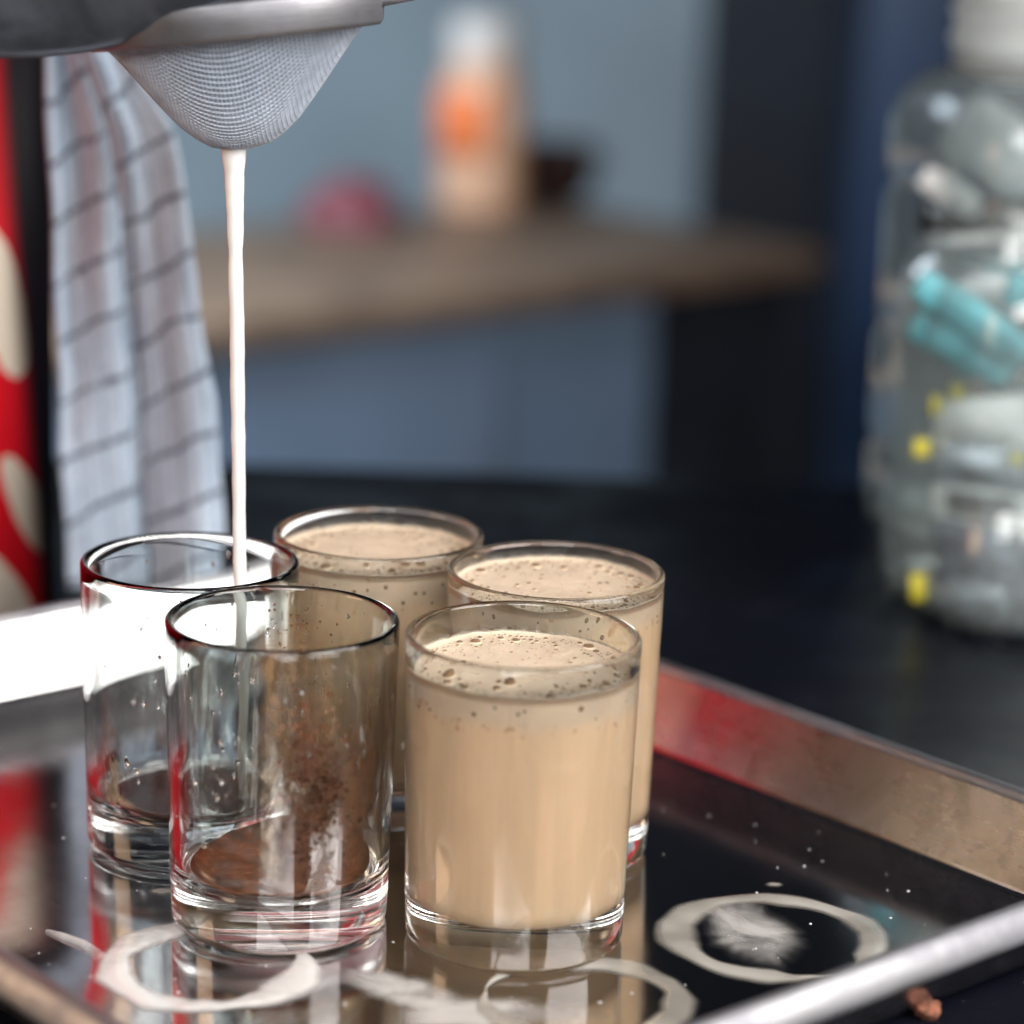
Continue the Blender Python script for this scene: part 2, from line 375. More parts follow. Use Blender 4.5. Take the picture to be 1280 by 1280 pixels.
def tea_mesh(level, seed):
    pr = [(0, FLOOR_Z - .0009), (.015, FLOOR_Z - .0007)]
    rb = r_in(FLOOR_Z + .007) + OV
    pr += [(rb - .007*(1-math.cos(R(a))), FLOOR_Z + .007 - OV - .007*math.sin(R(a))) for a in (90, 75, 60, 45, 30, 15)]
    n_ = 24
    for i in range(n_+1): z = FLOOR_Z + .007 + (level + .0012 - FLOOR_Z - .007)*i/n_; pr.append((r_in(z) + OV, z))
    rt = r_in(level)
    for f, dz in ((-.0004, .0009), (.0004, .0004), (.0010, .0001), (.002, 0)): pr.append((rt - f, level + dz))
    for i in range(1, 15): pr.append((( rt - .002)*(1 - i/15), level))
    pr.append((0, level))
    b = lathe(pr, 128)
    sd = Vector((seed*7.1, seed*3.3, 0))
    for v in b.verts:
        if v.co.z > level - .0002:
            rr_ = math.hypot(v.co.x, v.co.y); e = min(1, rr_/rt)
            v.co.z += .0005*fbm(v.co*160 + sd) + .0007*fbm(v.co*55 + sd) + .0005*max(0, e-.7)/.3
    return b
def ring_bubble(bmr, bmf, c, nrm, r, n=10):
    """froth ring (bmr) round a darker domed film (bmf)"""
    q = nrm.to_track_quat('Z', 'Y').to_matrix().to_4x4(); mt = Matrix.Translation(c) @ q
    prof = [(r*1.18, -.15*r), (r*1.10, .06*r), (r*.98, .10*r), (r*.90, .0)]
    rg = [[bmr.verts.new(mt @ Vector((a*math.cos(2*PI*i/n), a*math.sin(2*PI*i/n), z))) for i in range(n)] for a, z in prof]
    for a, b in zip(rg[:-1], rg[1:]):
        for i in range(n): bmr.faces.new((a[i], a[(i+1) % n], b[(i+1) % n], b[i]))
    pr = [(r*.97, .02*r), (r*.72, .34*r)]
    rg = [[bmf.verts.new(mt @ Vector((a*math.cos(2*PI*i/n), a*math.sin(2*PI*i/n), z))) for i in range(n)] for a, z in pr]
    top = bmf.verts.new(mt @ Vector((0, 0, .50*r)))
    for i in range(n):
        bmf.faces.new((rg[0][i], rg[0][(i+1) % n], rg[1][(i+1) % n], rg[1][i])); bmf.faces.new((rg[1][i], rg[1][(i+1) % n], top))
def blob(bm, c, r, nrm=None, flat=.6, seg=8, stretch=1.0, wob=.15):
    nrm = nrm or Vector((0, 0, 1)); q = nrm.to_track_quat('Z', 'Y').to_matrix().to_4x4(); mt = Matrix.Translation(c) @ q
    rows = []
    ph = random.random()*6
    for e in (0, 35, 65):
        rows.append([bm.verts.new(mt @ Vector((r*math.cos(R(e))*math.cos(2*PI*i/seg)*(1+wob*math.sin(2*i+ph)), r*stretch*math.cos(R(e))*math.sin(2*PI*i/seg)*(1+wob*math.cos(3*i+ph)), r*flat*math.sin(R(e))))) for i in range(seg)])
    top = bm.verts.new(mt @ Vector((0, 0, r*flat)))
    for a, b in zip(rows[:-1], rows[1:]):
        for i in range(seg): bm.faces.new((a[i], a[(i+1) % seg], b[(i+1) % seg], b[i]))
    for i in range(seg): bm.faces.new((rows[-1][i], rows[-1][(i+1) % seg], top))
    bm.faces.new(rows[0][::-1])

def film_mat(name, c, lo, hi, z0, z1, scale, a0=-PI, a1=PI, amax=.9, stretch=(1, 1, .5), rough=.35, soft=.004, zn=.012):
    """thin dried film on the inside of a glass: opaque only in blotches of its own shape"""
    k = N(name); o = k.obj(); x, y, z = k.sep(o)
    n1 = k.noise(k.mapping(o, stretch), scale, 6, .68, .5); n2 = k.noise(o, scale*4, 3)
    zz = k.math('ADD', z, k.math('MULTIPLY', k.math('SUBTRACT', n1, .5), zn))
    m_ = k.math('MULTIPLY', k.ss(zz, z0, z0 + soft), k.ss(zz, z1, z1 - soft))
    if a0 > -PI + .01:
        ang = k.math('ARCTAN2', y, x); ang = k.math('ADD', ang, k.math('MULTIPLY', k.math('SUBTRACT', n1, .5), .9))
        m_ = k.math('MULTIPLY', m_, k.math('MULTIPLY', k.ss(ang, a0, a0+.25), k.ss(ang, a1, a1-.25)))
    al = k.math('MULTIPLY', m_, k.math('MULTIPLY', k.ss(n1, lo, hi), amax))
    k.P(Base_Color=k.mix(k.ss(n2, .35, .7), c, tuple(v*.55 for v in c)), Roughness=rough, Alpha=al)
    k.bump(n2, .4, .0006)
    return k.m
def film(name, mat, parent, z0, z1, gap=.00012):
    pr = [(r_in(z0 + (z1-z0)*i/20) - gap, z0 + (z1-z0)*i/20) for i in range(21)]
    o_ = obj(name, lathe(pr, 96), mat, parent); o_['kind'] = 'stuff'; return o_
def wall_pt(a, z, d=0.0):
    r = r_in(z) - d; return Vector((r*math.cos(a), r*math.sin(a), z)), Vector((-math.cos(a), -math.sin(a), 0))

POS = {'A': (-.06726, .76900), 'B': (.00464, .76056), 'C': (-.10249, .83111), 'D': (-.04426, .87103), 'E': (.01477, .83230)}
GRP = 'thick clear glass tumblers on the tray'
def tumbler(key, label, level=None, foam_t=.008, cream=(.70, .55, .41), tea=(.79, .57, .375), nb=60, side=0):
    t = thing('drinking_glass', label, 'glass', (*POS[key], fz(*POS[key]) + .00003), (0, 0, 0), GRP)
    o_ = bpy.data.objects.new('glass_body', GM); col.objects.link(o_); o_.parent = t
    if level:
        te = obj('milky_tea', tea_mesh(level, ord(key)), tea_mat('tea_'+key, level, foam_t, cream, tea), t)
        b1, b2 = bmesh.new(), bmesh.new(); b3 = bmesh.new(); pts = []
        rt = r_in(level); sd = Vector((ord(key)*7.1, ord(key)*3.3, 0))
        def zt(x, y):
            rr_ = math.hypot(x, y); e = rr_/rt; v = Vector((x, y, level))
            return level + .0005*fbm(v*160 + sd) + .0007*fbm(v*55 + sd) + .0005*max(0, e-.7)/.3
        tries = 0
        while len(pts) < nb and tries < 9000:
            tries += 1
            a = random.uniform(0, 2*PI); e = 1 - abs(random.gauss(0, .13)) if random.random() < .85 else math.sqrt(random.random())
            r = random.choice((.0004, .0006, .0008)) if len(pts) < 130 and len(pts) > 24 else random.choice((.00022, .0003, .0004)) if len(pts) > 24 else random.choice((.0009, .0011, .0014, .0018))
            if key == 'D' and random.random() < .3: r *= 1.2
            if e < .2: continue
            rr_ = (rt - .0012 - r)*e; x, y = rr_*math.cos(a), rr_*math.sin(a)
            if any((x-q[0])**2 + (y-q[1])**2 < ((r+q[2])*1.15)**2 for q in pts): continue
            pts.append((x, y, r)); ring_bubble(b1, b2, Vector((x, y, zt(x, y) + r*.05)), Vector((0, 0, 1)), r)
        for i in range(45):
            a = random.uniform(0, 2*PI); rr_ = (rt-.002)*math.sqrt(random.random()); x, y = rr_*math.cos(a), rr_*math.sin(a)
            blob(b3, Vector((x, y, zt(x, y) - .00005)), random.uniform(.00012, .00032), flat=.5, seg=6, stretch=random.uniform(.8, 2))
        for i in range(side):
            a = R(random.uniform(190, 350)); z = level - .0015 - abs(random.gauss(0, .0032)); r = random.choice((.0005, .0007, .0009, .0012))
            if z < level - foam_t*1.15: continue
            c_ = Vector(((r_in(z)+OV)*math.cos(a), (r_in(z)+OV)*math.sin(a), z))
            if any((c_ - q).length < (r + s_)*1.2 for q, s_ in getattr(tumbler, 'sp', [])): continue
            tumbler.sp = getattr(tumbler, 'sp', []) + [(c_, r)]
            ring_bubble(b1, b2, c_, Vector((math.cos(a), math.sin(a), 0)), r*.8)
        tumbler.sp = []
        tag(obj('froth_ring', b1, M['bubble_rim'], te), kind='stuff'); tag(obj('bubble', b2, M['bubble'], te), kind='stuff'); tag(obj('tea_dust', b3, M['speck'], te), kind='stuff')
        film('froth_film', film_mat('froth_film_'+key, (.78, .72, .64), .46, .62, level - .002, level + .0045, 420, amax=.7, stretch=(1, 1, .8)), t, level + .0002, GH - .002)
    return t
gB = tumbler('B', 'front right glass filled with beige milky tea, froth on top', .0848, .0085, nb=330, side=14)
gE = tumbler('E', 'full glass of milky tea behind the front right full glass', .0892, .0065, nb=360, side=24)
gD = tumbler('D', 'rearmost glass of milky tea, wall misted above bubbly froth', .0880, .0100, nb=330, side=46)
gA = tumbler('A', 'nearly empty front left glass with brown tea residue and droplets inside')
gC = tumbler('C', 'rear left glass with the white milk stream pouring into it')

# residue inside the front left glass
film('tea_residue', film_mat('brown_residue', (.17, .060, .026), .26, .50, FLOOR_Z + .002, .080, 85, R(-88), R(8), .93, (1, 1, .30), soft=.030, zn=.05), gA, FLOOR_Z + .007, .088)
film('tea_residue', film_mat('rust_residue', (.34, .11, .04), .28, .52, FLOOR_Z - .002, .040, 60, R(-150), R(-30), .85, (1, 1, .5), soft=.020, zn=.04), gA, FLOOR_Z + .007, .060, .0003)
film('cream_streak', film_mat('cream_residue', (.74, .55, .42), .40, .58, FLOOR_Z + .006, .070, 80, R(-104), R(-74), .92, (1, 1, .3), soft=.014, zn=.03), gA, FLOOR_Z + .007, .080, .0002)
film('back_stain', film_mat('back_residue', (.46, .26, .12), .40, .62, FLOOR_Z + .010, .090, 60, R(20), R(120), .7, (1, 1, .3), soft=.02, zn=.03), gA, FLOOR_Z + .007, .090, .0002)
pr = [(0, FLOOR_Z - .0003), (.015, FLOOR_Z - .0001)]
bm = lathe([(0, FLOOR_Z + .0024), (.010, FLOOR_Z + .0022), (.018, FLOOR_Z + .0014), (.0225, FLOOR_Z + .0012), (.0275, FLOOR_Z + .0042), (.0271, FLOOR_Z + .0036), (.0225, FLOOR_Z + .0003), (.012, FLOOR_Z + .0001), (0, FLOOR_Z)], 64)
for v in bm.verts:
    if v.co.z > FLOOR_Z + .001: v.co.z += .0022*fbm(v.co*110) + .0075*max(0, (v.co.x*.55 + v.co.y*.75)/.028)**1.5*(math.hypot(v.co.x, v.co.y)/.0275)
sl = plain('tea_sludge', (.34, .105, .038), .25, var=.5, scale=160, bumps=.4); obj('tea_dregs', bm, sl, gA)
k = N('tea_droplet'); k.P(Base_Color=(.50, .26, .15), Roughness=.03, Transmission_Weight=.85, IOR=1.33); M['drop_tea'] = k.m
k = N('water_droplet'); k.P(Base_Color=(.95, .97, .98), Roughness=.02, Transmission_Weight=1.0, IOR=1.33); M['drop'] = k.m
bm = bmesh.new(); bw = bmesh.new()
for i in range(420):
    a = R(random.gauss(-64, 9)); z = random.gauss(.052, .013)
    if not FLOOR_Z + .009 < z < .083: continue
    a += R((z-.05)*-250); c_, nr = wall_pt(a, z); blob(bm, c_, random.choice((.0003, .0004, .0005, .0007, .0009)), nr, .55, 7, random.uniform(.9, 1.4))
for i in range(90):
    a = R(random.gauss(85, 9)); z = random.uniform(.060, .090); c_, nr = wall_pt(a, z); blob(bm, c_, random.choice((.0003, .0004, .0005)), nr, .55, 7)
for i in range(120):
    a = random.uniform(0, 2*PI); z = random.uniform(.03, .091); c_, nr = wall_pt(a, z); blob(bw, c_, random.choice((.00025, .0003, .0005, .0008)), nr, .45, 7, random.uniform(.9, 1.8))
tag(obj('tea_droplet', bm, M['drop_tea'], gA), kind='stuff'); tag(obj('water_droplet', bw, M['drop'], gA), kind='stuff')
# rear left glass: rinsed, a few drops, a little milk collecting
bw = bmesh.new()
for i in range(70):
    a = random.uniform(0, 2*PI); z = random.uniform(.025, .091); c_, nr = wall_pt(a, z); blob(bw, c_, random.choice((.0003, .0005, .0007, .0011)), nr, .45, 8, random.uniform(.9, 2.0))
tag(obj('water_droplet', bw, M['drop'], gC), kind='stuff')
film('tea_residue', film_mat('red_residue', (.22, .05, .03), .46, .64, FLOOR_Z - .002, .045, 55, amax=.75, stretch=(1, 1, .4), soft=.02, zn=.04), gC, FLOOR_Z + .007, .060, .0003)
film('milk_splash', film_mat('milk_splash_film', (.70, .55, .38), .56, .66, FLOOR_Z + .006, .040, 75, amax=.8), gC, FLOOR_Z + .007, .050)
bm = lathe([(0, FLOOR_Z + .0030), (.012, FLOOR_Z + .0030), (.022, FLOOR_Z + .0031), (.0262, FLOOR_Z + .0036), (.0265, FLOOR_Z + .0033), (.0225, FLOOR_Z + .0003), (.012, FLOOR_Z + .0001), (0, FLOOR_Z)], 64)
obj('tea_dregs', bm, plain('thin_tea', (.10, .035, .022), .15, var=.3, scale=90, bumps=.1), gC)

# ------------------------------------------------------------------ poured stream
YS = .828
path = [(292, 176), (292.5, 196), (293, 215), (293.5, 240), (294, 270), (294.5, 320), (296, 400), (297, 480), (298, 560), (299, 640), (299.5, 700)]
wid = [17, 15.5, 13.5, 11.8, 10.6, 10, 9.8, 9.4, 9.2, 8.8, 8.6]
pts, rad = [], []
for (u, v), ww in zip(path, wid):
    p = ony(u, v, YS); pts.append(p); rad.append(ww*YS/F_PX*.97)
last = pts[-1].copy()
for i in range(1, 9):
    z = last.z + (FLOOR_Z + .002 - last.z)*i/8; pts.append(Vector((last.x + .0004*math.sin(i*1.7), last.y, z))); rad.append(rad[10]*(1 - .02*i) + .00012*math.sin(i*2.1))
fp, fr_ = [], []
for i in range(len(pts)-1):
    for q in range(6):
        t_ = q/6; p = pts[i].lerp(pts[i+1], t_); r = rad[i]*(1-t_) + rad[i+1]*t_; z = p.z
        fp.append(p + Vector((.00035*fbm((z*40, 1, 0)), .00035*fbm((z*40, 5, 0)), 0))); fr_.append(r*(1 + .30*fbm((z*75, 9, 2), 3)))
fp.append(pts[-1]); fr_.append(rad[-1]*1.6)
tag(obj('milk_stream', tube(fp, fr_, 20), M['milk']), 'thin white stream of milk falling from the strainer into a glass', 'milk')

# ------------------------------------------------------------------ strainer
tip = ony(303, 184, YS); rl = ony(114, 50, YS); rr_p = ony(474, 15, YS)
RC = (rl + rr_p)/2; RS = (rr_p - rl).length/2*.97
ax = (RC - tip); depth = ax.length
tilt = math.atan2(rr_p.z - rl.z, rr_p.x - rl.x)
sroot = thing('tea_strainer', 'fine steel mesh strainer held above the glasses, milk dripping from it', 'strainer', RC, (R(-3), -tilt, 0))
Minv = (Matrix.Translation(RC) @ sroot.rotation_euler.to_matrix().to_4x4()).inverted()
tl = Minv @ tip
def basket(r, a):
    """depth of the basket under the rim for a plan radius r: rounded cone whose tip is pulled to the milk stream"""
    e = min(1, r/RS); tb = ((0, 1), (.12, .995), (.22, .965), (.32, .89), (.42, .79), (.57, .585), (.72, .36), (.88, .12), (1, 0))
    for (e0_, h0), (e1_, h1) in zip(tb[:-1], tb[1:]):
        if e <= e1_: return depth*(h0 + (h1 - h0)*(e - e0_)/(e1_ - e0_))
    return 0
def bpt(x, y):
    r = math.hypot(x, y); h = basket(r, 0); f = h/depth
    return Vector((x*1.0 + tl.x*f*(1 if f > 0 else 0), y + tl.y*f, -h))
steel_wire = plain('strainer_wire', (.66, .73, .84), .42, .55, var=.1, scale=200, bumps=0)
bm = bmesh.new(); pitch = .00125; nl = int(RS/pitch)
for axis in (0, 1):
    for i in range(-nl, nl+1):
        c_ = i*pitch; L = math.sqrt(max(0, RS*RS - c_*c_))
        if L < .002: continue
        ns = max(4, int(2*L/.0022)); q = []
        for j in range(ns+1):
            s_ = -L + 2*L*j/ns; x, y = (c_, s_) if axis == 0 else (s_, c_)
            p = bpt(x, y); q.append(p)
        tube(q, .00026, 4, bm, cap=False)
msh = obj('wire_mesh', bm, steel_wire, sroot); msh['kind'] = 'stuff'
# milk clinging to the inside of the mesh
bm = bmesh.new(); rings = []
for i in range(1, 25):
    r = RS*.985*i/24; rings.append([bm.verts.new(bpt(r*math.cos(2*PI*j/64), r*math.sin(2*PI*j/64)) + Vector((0, 0, .0011))) for j in range(64)])
c_ = bm.verts.new(bpt(0, 0) + Vector((0, 0, .0011)))
for j in range(64): bm.faces.new((c_, rings[0][j], rings[0][(j+1) % 64]))
for a, b in zip(rings[:-1], rings[1:]):
    for j in range(64): bm.faces.new((a[j], b[j], b[(j+1) % 64], a[(j+1) % 64]))
k = N('milk_film'); o = k.obj(); x, y, z = k.sep(o); n1 = k.noise(o, 60, 5)
wet = k.ss(k.math('ADD', z, k.math('MULTIPLY', k.math('SUBTRACT', n1, .5), .02)), -depth*.35, -depth*.85)
k.P(Base_Color=k.mix(wet, (.36, .42, .50), (.80, .83, .88)), Roughness=.3, Subsurface_Weight=0.0)
tag(obj('milk_film', bm, k.m, sroot), kind='stuff')
# a bulging drop where the stream leaves the mesh
bm = lathe([(0, -.0016), (.0042, -.0012), (.0075, .0006), (.0105, .0030), (.0105, .0042), (0, .0012)], 40)
dr = obj('milk_drip', bm, M['milk'], sroot); dr.scale = (.62, .62, .8); dr.location = bpt(0, 0) + Vector((0, 0, .0004))
# rim band
bm = lathe([(RS - .0006, -.0030), (RS + .0012, -.0036), (RS + .0024, -.0022), (RS + .0030, .0020), (RS + .0046, .0060), (RS + .0040, .0076), (RS + .0022, .0072), (RS + .0004, .0030), (RS - .0008, .0)], 96, close=True)
obj('rim_band', bm, M['rim'], sroot)
bm = tube([(-RS - .001, .006, .003), (-RS - .05, .02, .008), (-RS - .12, .045, .02), (-RS - .17, .06, .028)], [.0045, .004, .005, .006], 10); obj('handle', bm, M['rim'], sroot)
bm = tube([(RS + .002, -.004, .003), (RS + .012, -.003, .004), (RS + .0125, .003, .004), (RS + .002, .004, .003)], .0016, 8); obj('rest_hook', bm, M['rim'], sroot)

# ------------------------------------------------------------------ pan tilted over the strainer, its underside towards us
pc = ony(60, -70, .735)
nb_ = Vector((0.20, -.487, -.85)).normalized()          # direction the underside faces
proot = thing('saucepan', 'dark steel saucepan tilted over the strainer, underside showing', 'saucepan', pc)
proot.rotation_euler = (-nb_).to_track_quat('Z', 'Y').to_euler()
PR = 325*.735/F_PX*1.01
soot = N('sooty_steel'); o = soot.obj(); n1 = soot.noise(o, 22, 5, .6, .6); n2 = soot.noise(o, 140, 4)
soot.P(Base_Color=soot.mix(soot.ss(n1, .35, .68), (.15, .18, .22), (.30, .35, .41)), Metallic=.85, Roughness=soot.ss(n1, .3, .7, .30, .5)); soot.bump(n2, .15, .0008)
bm = lathe([(0, .0016), (PR*.55, .0014), (PR*.80, .0006), (PR*.86, -.0002), (PR*.93, 0), (PR*.975, .0016), (PR*1.0, .0056), (PR*1.015, .012), (PR*1.04, .05), (PR*1.05, .083), (PR*1.085, .087), (PR*1.085, .0885), (PR*1.04, .0885), (PR*1.03, .05), (PR*.99, .012), (PR*.95, .005), (PR*.6, .0040), (0, .0042)], 128)
obj('body', bm, soot.m, proot)
bm = lathe([(PR*.962, .0006), (PR*.985, .0014), (PR*1.002, .0042), (PR*1.006, .0066), (PR*.998, .0068), (PR*.97, .0030)], 128, close=True); obj('base_edge', bm, M['rim'], proot)
bm = tube([(-PR*1.03, 0, .075), (-PR*1.3, 0, .082), (-PR*2.1, 0, .09), (-PR*2.9, 0, .09)], [.006, .008, .010, .009], 12); obj('handle', bm, plain('black_grip', (.02, .02, .022), .4), proot)

# ------------------------------------------------------------------ red printed tin and the checked towel hanging from it
BV = .962
e0 = Vector((-.1845, 1.100, 0))                    # right end of the red face on the table
troot = thing('printed_tin', 'red tin with cream swirls and black end, left edge behind the tray', 'tin', (e0.x, e0.y, -.0034), (0, 0, R(38)))
TL, TW, TH = .36, .16, .30
k = N('tin_print'); o = k.obj(); x, y, z = k.sep(o)
nn = k.noise(o, 26, 3)
def ell(cx_, cz_, a, b, rot):
    dx = k.math('SUBTRACT', x, cx_); dz = k.math('SUBTRACT', z, cz_)
    c_, s_ = math.cos(R(rot)), math.sin(R(rot))
    u_ = k.math('DIVIDE', k.math('ADD', k.math('MULTIPLY', dx, c_), k.math('MULTIPLY', dz, s_)), a)
    v_ = k.math('DIVIDE', k.math('SUBTRACT', k.math('MULTIPLY', dz, c_), k.math('MULTIPLY', dx, s_)), b)
    d = k.math('ADD', k.math('MULTIPLY', u_, u_), k.math('MULTIPLY', v_, v_)); d = k.math('ADD', d, k.math('MULTIPLY', k.math('SUBTRACT', nn, .5), 1.3))
    return k.ss(d, 1.03, .97)
mk = ell(-.034, .137, .010, .034, 14)
for a in ((-.0225, .048, .007, .026, 24), (-.036, .010, .010, .030, 34),): mk = k.math('MAXIMUM', mk, ell(*a))
cl = k.mix(mk, (.55, .007, .016), (.66, .57, .47))
cl = k.mix(k.math('MULTIPLY', ell(-.046, .070, .006, .006, 0), k.math('SUBTRACT', 1, ell(-.046, .070, .004, .004, 0))), cl, (.10, .06, .22))
xb = k.math('ADD', x, k.math('MULTIPLY', z, .066)); cl = k.mix(k.ss(xb, -.023, -.011), cl, (.006, .005, .008))
k.P(Base_Color=cl, Roughness=.5, Specular_IOR_Level=.15)
bm = box(bmesh.new(), (-TL, 0, 0), (0, TW, TH))
bmesh.ops.bevel(bm, geom=[e for e in bm.edges if abs(e.verts[0].co.z - e.verts[1].co.z) > .1], offset=.022, segments=8, affect='EDGES', profile=.5)
obj('tin_body', bm, k.m, troot)
bm = rloft([(TL/2 + .002, TW/2 + .002, .024, 0), (TL/2 + .002, TW/2 + .002, .024, .014), (TL/2 - .006, TW/2 - .006, .02, .016)], capa=True, capb=True)
ld = obj('lid', bm, plain('black_lid', (.012, .012, .014), .4), troot); ld.location = (-TL/2, TW/2, TH + .001)

# towel: hangs from the tin's lid in front of its black end, two soft folds
def lerp(a, b, t_): return a + (b - a)*t_
NS, NT = 46, 90
bm = bmesh.new(); uvl = bm.loops.layers.uv.new('UVMap'); vs_ = []
for j in range(NT+1):
    t_ = j/NT; v_ = lerp(20, 735, t_)
    xl = lerp(55, 86, ((v_-80)/680) if v_ > 80 else 0) + 1.5*math.sin(v_*.03); xr = 150 + 60*min(1, max(0, (v_-60)/100)) + 62*min(1, max(0, (v_-160)/340))**.8 + 6*math.sin(v_*.011)
    row = []
    for i in range(NS+1):
        s_ = i/NS; u_ = lerp(xl, xr, s_)
        dep = 1.062 + .007*math.sin(s_*PI*1.7 + .3) + .004*math.exp(-((s_-.50)/.06)**2) + .004*fbm((s_*3, t_*4, .3)) + .004*math.sin(s_*9 + t_*3)
        row.append((bm.verts.new(ony(u_, v_, dep)), s_, t_))
    vs_.append(row)
for a, b in zip(vs_[:-1], vs_[1:]):
    for i in range(NS):
        f = bm.faces.new((a[i][0], a[i+1][0], b[i+1][0], b[i][0]))
        for lp, q in zip(f.loops, (a[i], a[i+1], b[i+1], b[i])): lp[uvl].uv = (q[1], q[2])
k = N('checked_towel'); u = k.uv(); x, y, z = k.sep(u); o = k.obj()
wob = k.noise(o, 60, 3); fib = k.noise(k.mapping(o, (1, 1, .35)), 900, 4); pat = k.noise(o, 25, 4)
fold = k.ss(x, .44, .56)
vv = k.math('ADD', k.math('MULTIPLY', y, 9.6), k.math('ADD', k.math('MULTIPLY', x, 1.25), k.math('MULTIPLY', fold, .30)))
vv = k.math('ADD', vv, k.math('MULTIPLY', k.math('SUBTRACT', wob, .5), .35))
fr = k.math('FRACT', vv); ln = k.math('MULTIPLY', k.ss(fr, .42, .47), k.ss(fr, .58, .53))
uu = k.math('ADD', k.math('MULTIPLY', x, 6.0), k.math('ADD', k.math('MULTIPLY', y, -.3), k.math('MULTIPLY', k.math('SUBTRACT', wob, .5), .25)))
fr2 = k.math('FRACT', uu); l2 = k.math('MULTIPLY', k.ss(fr2, .40, .47), k.ss(fr2, .60, .53)); l2 = k.math('MULTIPLY', l2, .5)
xm = k.math('ABSOLUTE', k.math('SUBTRACT', x, k.math('SUBTRACT', .64, k.math('MULTIPLY', y, .12)))); l3 = k.math('MULTIPLY', k.ss(xm, .022, .010), .75)
lines = k.math('MAXIMUM', k.math('MULTIPLY', ln, .92), k.math('MAXIMUM', l2, l3))
lines = k.math('MULTIPLY', lines, k.ss(k.noise(o, 260, 3), .25, .5))
base = k.mix(k.math('MULTIPLY', k.ss(fib, .3, .7), k.ss(pat, .2, .7)), (.32, .39, .49), (.49, .57, .67))
k.P(Base_Color=k.mix(lines, base, (.05, .065, .095)), Roughness=.95, Sheen_Weight=.2); k.bump(fib, .5, .0012)
tw = obj('towel', bm, k.m); sd_ = tw.modifiers.new('thickness', 'SOLIDIFY'); sd_.thickness = .0022
tag(tw, 'pale grey blue towel with dark check lines hanging beside the red tin', 'towel')

# ------------------------------------------------------------------ plastic jars
k = N('clear_plastic'); o = k.obj(); n1 = k.noise(o, 30, 3)
k.P(Base_Color=(.86, .93, .93), Roughness=k.ss(n1, .3, .8, .06, .14), IOR=1.5, Transmission_Weight=.92); k.bump(n1, .12, .002); M['plastic'] = k.m
def sq(h, r, n=6): return rr(h, h, r, n)
def jar_mesh(levels, th=.0009):
    lv_ = [(h, h, r, z) for h, r, z in levels]
    inn = [(h - th, h - th, max(.003, r - th), z + (th if i == 0 else 0)) for i, (h, r, z) in enumerate(levels)]
    bm = bmesh.new(); b1 = rloft(lv_ + inn[::-1], bm, capa=True, capb=True, n=6); return b1
HB = .0515
pj = Vector((.2235, 1.150, -.0034))
jr = thing('plastic_jar', 'open clear plastic jar holding cyan sachets and a barcoded packet', 'jar', pj, (0, 0, R(24)), 'clear plastic jars')
hj = .158
lv_ = [(HB*.80, .02, 0), (HB*.90, .024, .003), (HB*.97, .026, .010), (HB*.99, .026, .020), (HB*.98, .026, .052), (HB*.93, .025, .0555), (HB*.93, .025, .0575), (HB*.99, .026, .063), (HB*1.0, .026, .10), (HB*.99, .026, .135), (HB*.95, .025, .147), (HB*.86, .024, .154), (HB*.82, .024, hj)]
obj('jar_body', jar_mesh(lv_), M['plastic'], jr)
bm = rloft([(HB*.82 + a, HB*.82 + a, .024, hj + b) for a, b in ((.0012, -.001), (.0018, .001), (.0005, .0025), (-.0012, .002), (-.0012, 0), (0, -.001))], close=True); obj('rim', bm, M['plastic'], jr)
pk = Vector((.2435, 1.262, -.0034))
jr2 = thing('plastic_jar', 'tall clear plastic jar with a threaded neck, behind the open jar', 'jar', pk, (0, 0, R(20)), 'clear plastic jars')
HB2 = .062
lv_ = [(HB2*.86, .02, 0), (HB2*.97, .026, .006), (HB2*1.0, .028, .015), (HB2*1.0, .028, .040), (HB2*.96, .027, .046), (HB2*1.0, .028, .052), (HB2*1.0, .028, .095), (HB2*.96, .027, .101), (HB2*.99, .028, .107), (HB2*.985, .028, .165), (HB2*.92, .027, .170), (HB2*.985, .028, .176), (HB2*.99, .028, .198), (HB2*.93, .028, .212), (HB2*.83, .03, .222), (HB2*.75, .035, .225)]
obj('jar_body', jar_mesh(lv_), M['plastic'], jr2)
nk = HB2*.75
bm = lathe([(nk, .224), (nk, .236), (nk+.002, .238), (nk+.002, .241), (nk, .243), (nk, .249), (nk+.0018, .251), (nk+.0018, .254), (nk, .256), (nk, .262), (nk-.0015, .262), (nk-.0015, .224)], 72, close=True)
k = N('frosted_plastic'); k.P(Base_Color=(.80, .84, .84), Roughness=.3, IOR=1.35, Transmission_Weight=.55); obj('neck', bm, k.m, jr2)
def sachet(name, parent, a, b, wid_, thick, mat, flat=.35, twist=0.0, crumple=.18, label=None):
    """pillow-shaped packet between two local points"""
    a, b = Vector(a), Vector(b); d = b - a; bm = bmesh.new(); rows = []
    zx = d.normalized(); sd = zx.cross(Vector((0, 1, 0.2))).normalized(); nrm = zx.cross(sd)
    for i in range(13):
        t_ = i/12; f = math.sin(PI*t_)**.35; row = []
        for j in range(16):
            an = 2*PI*j/16; px, py = math.cos(an)*wid_*(.55 + .45*f), math.sin(an)*thick*(.06 + f)
            q = a + d*t_ + sd*px + nrm*py
            q += (sd*px + nrm*py)*crumple*fbm(q*130, 3) + zx*.002*fbm(q*200, 2)
            row.append(bm.verts.new(q))
        rows.append(row)
    for p, q in zip(rows[:-1], rows[1:]):
        for j in range(16): bm.faces.new((p[j], p[(j+1) % 16], q[(j+1) % 16], q[j]))
    bm.faces.new(rows[0]); bm.faces.new(rows[-1])
    return obj(name, bm, mat, parent)
cyan = plain('cyan_wrapper', (.16, .52, .60), .25, var=.35, scale=70, bumps=.5, dist=.002)
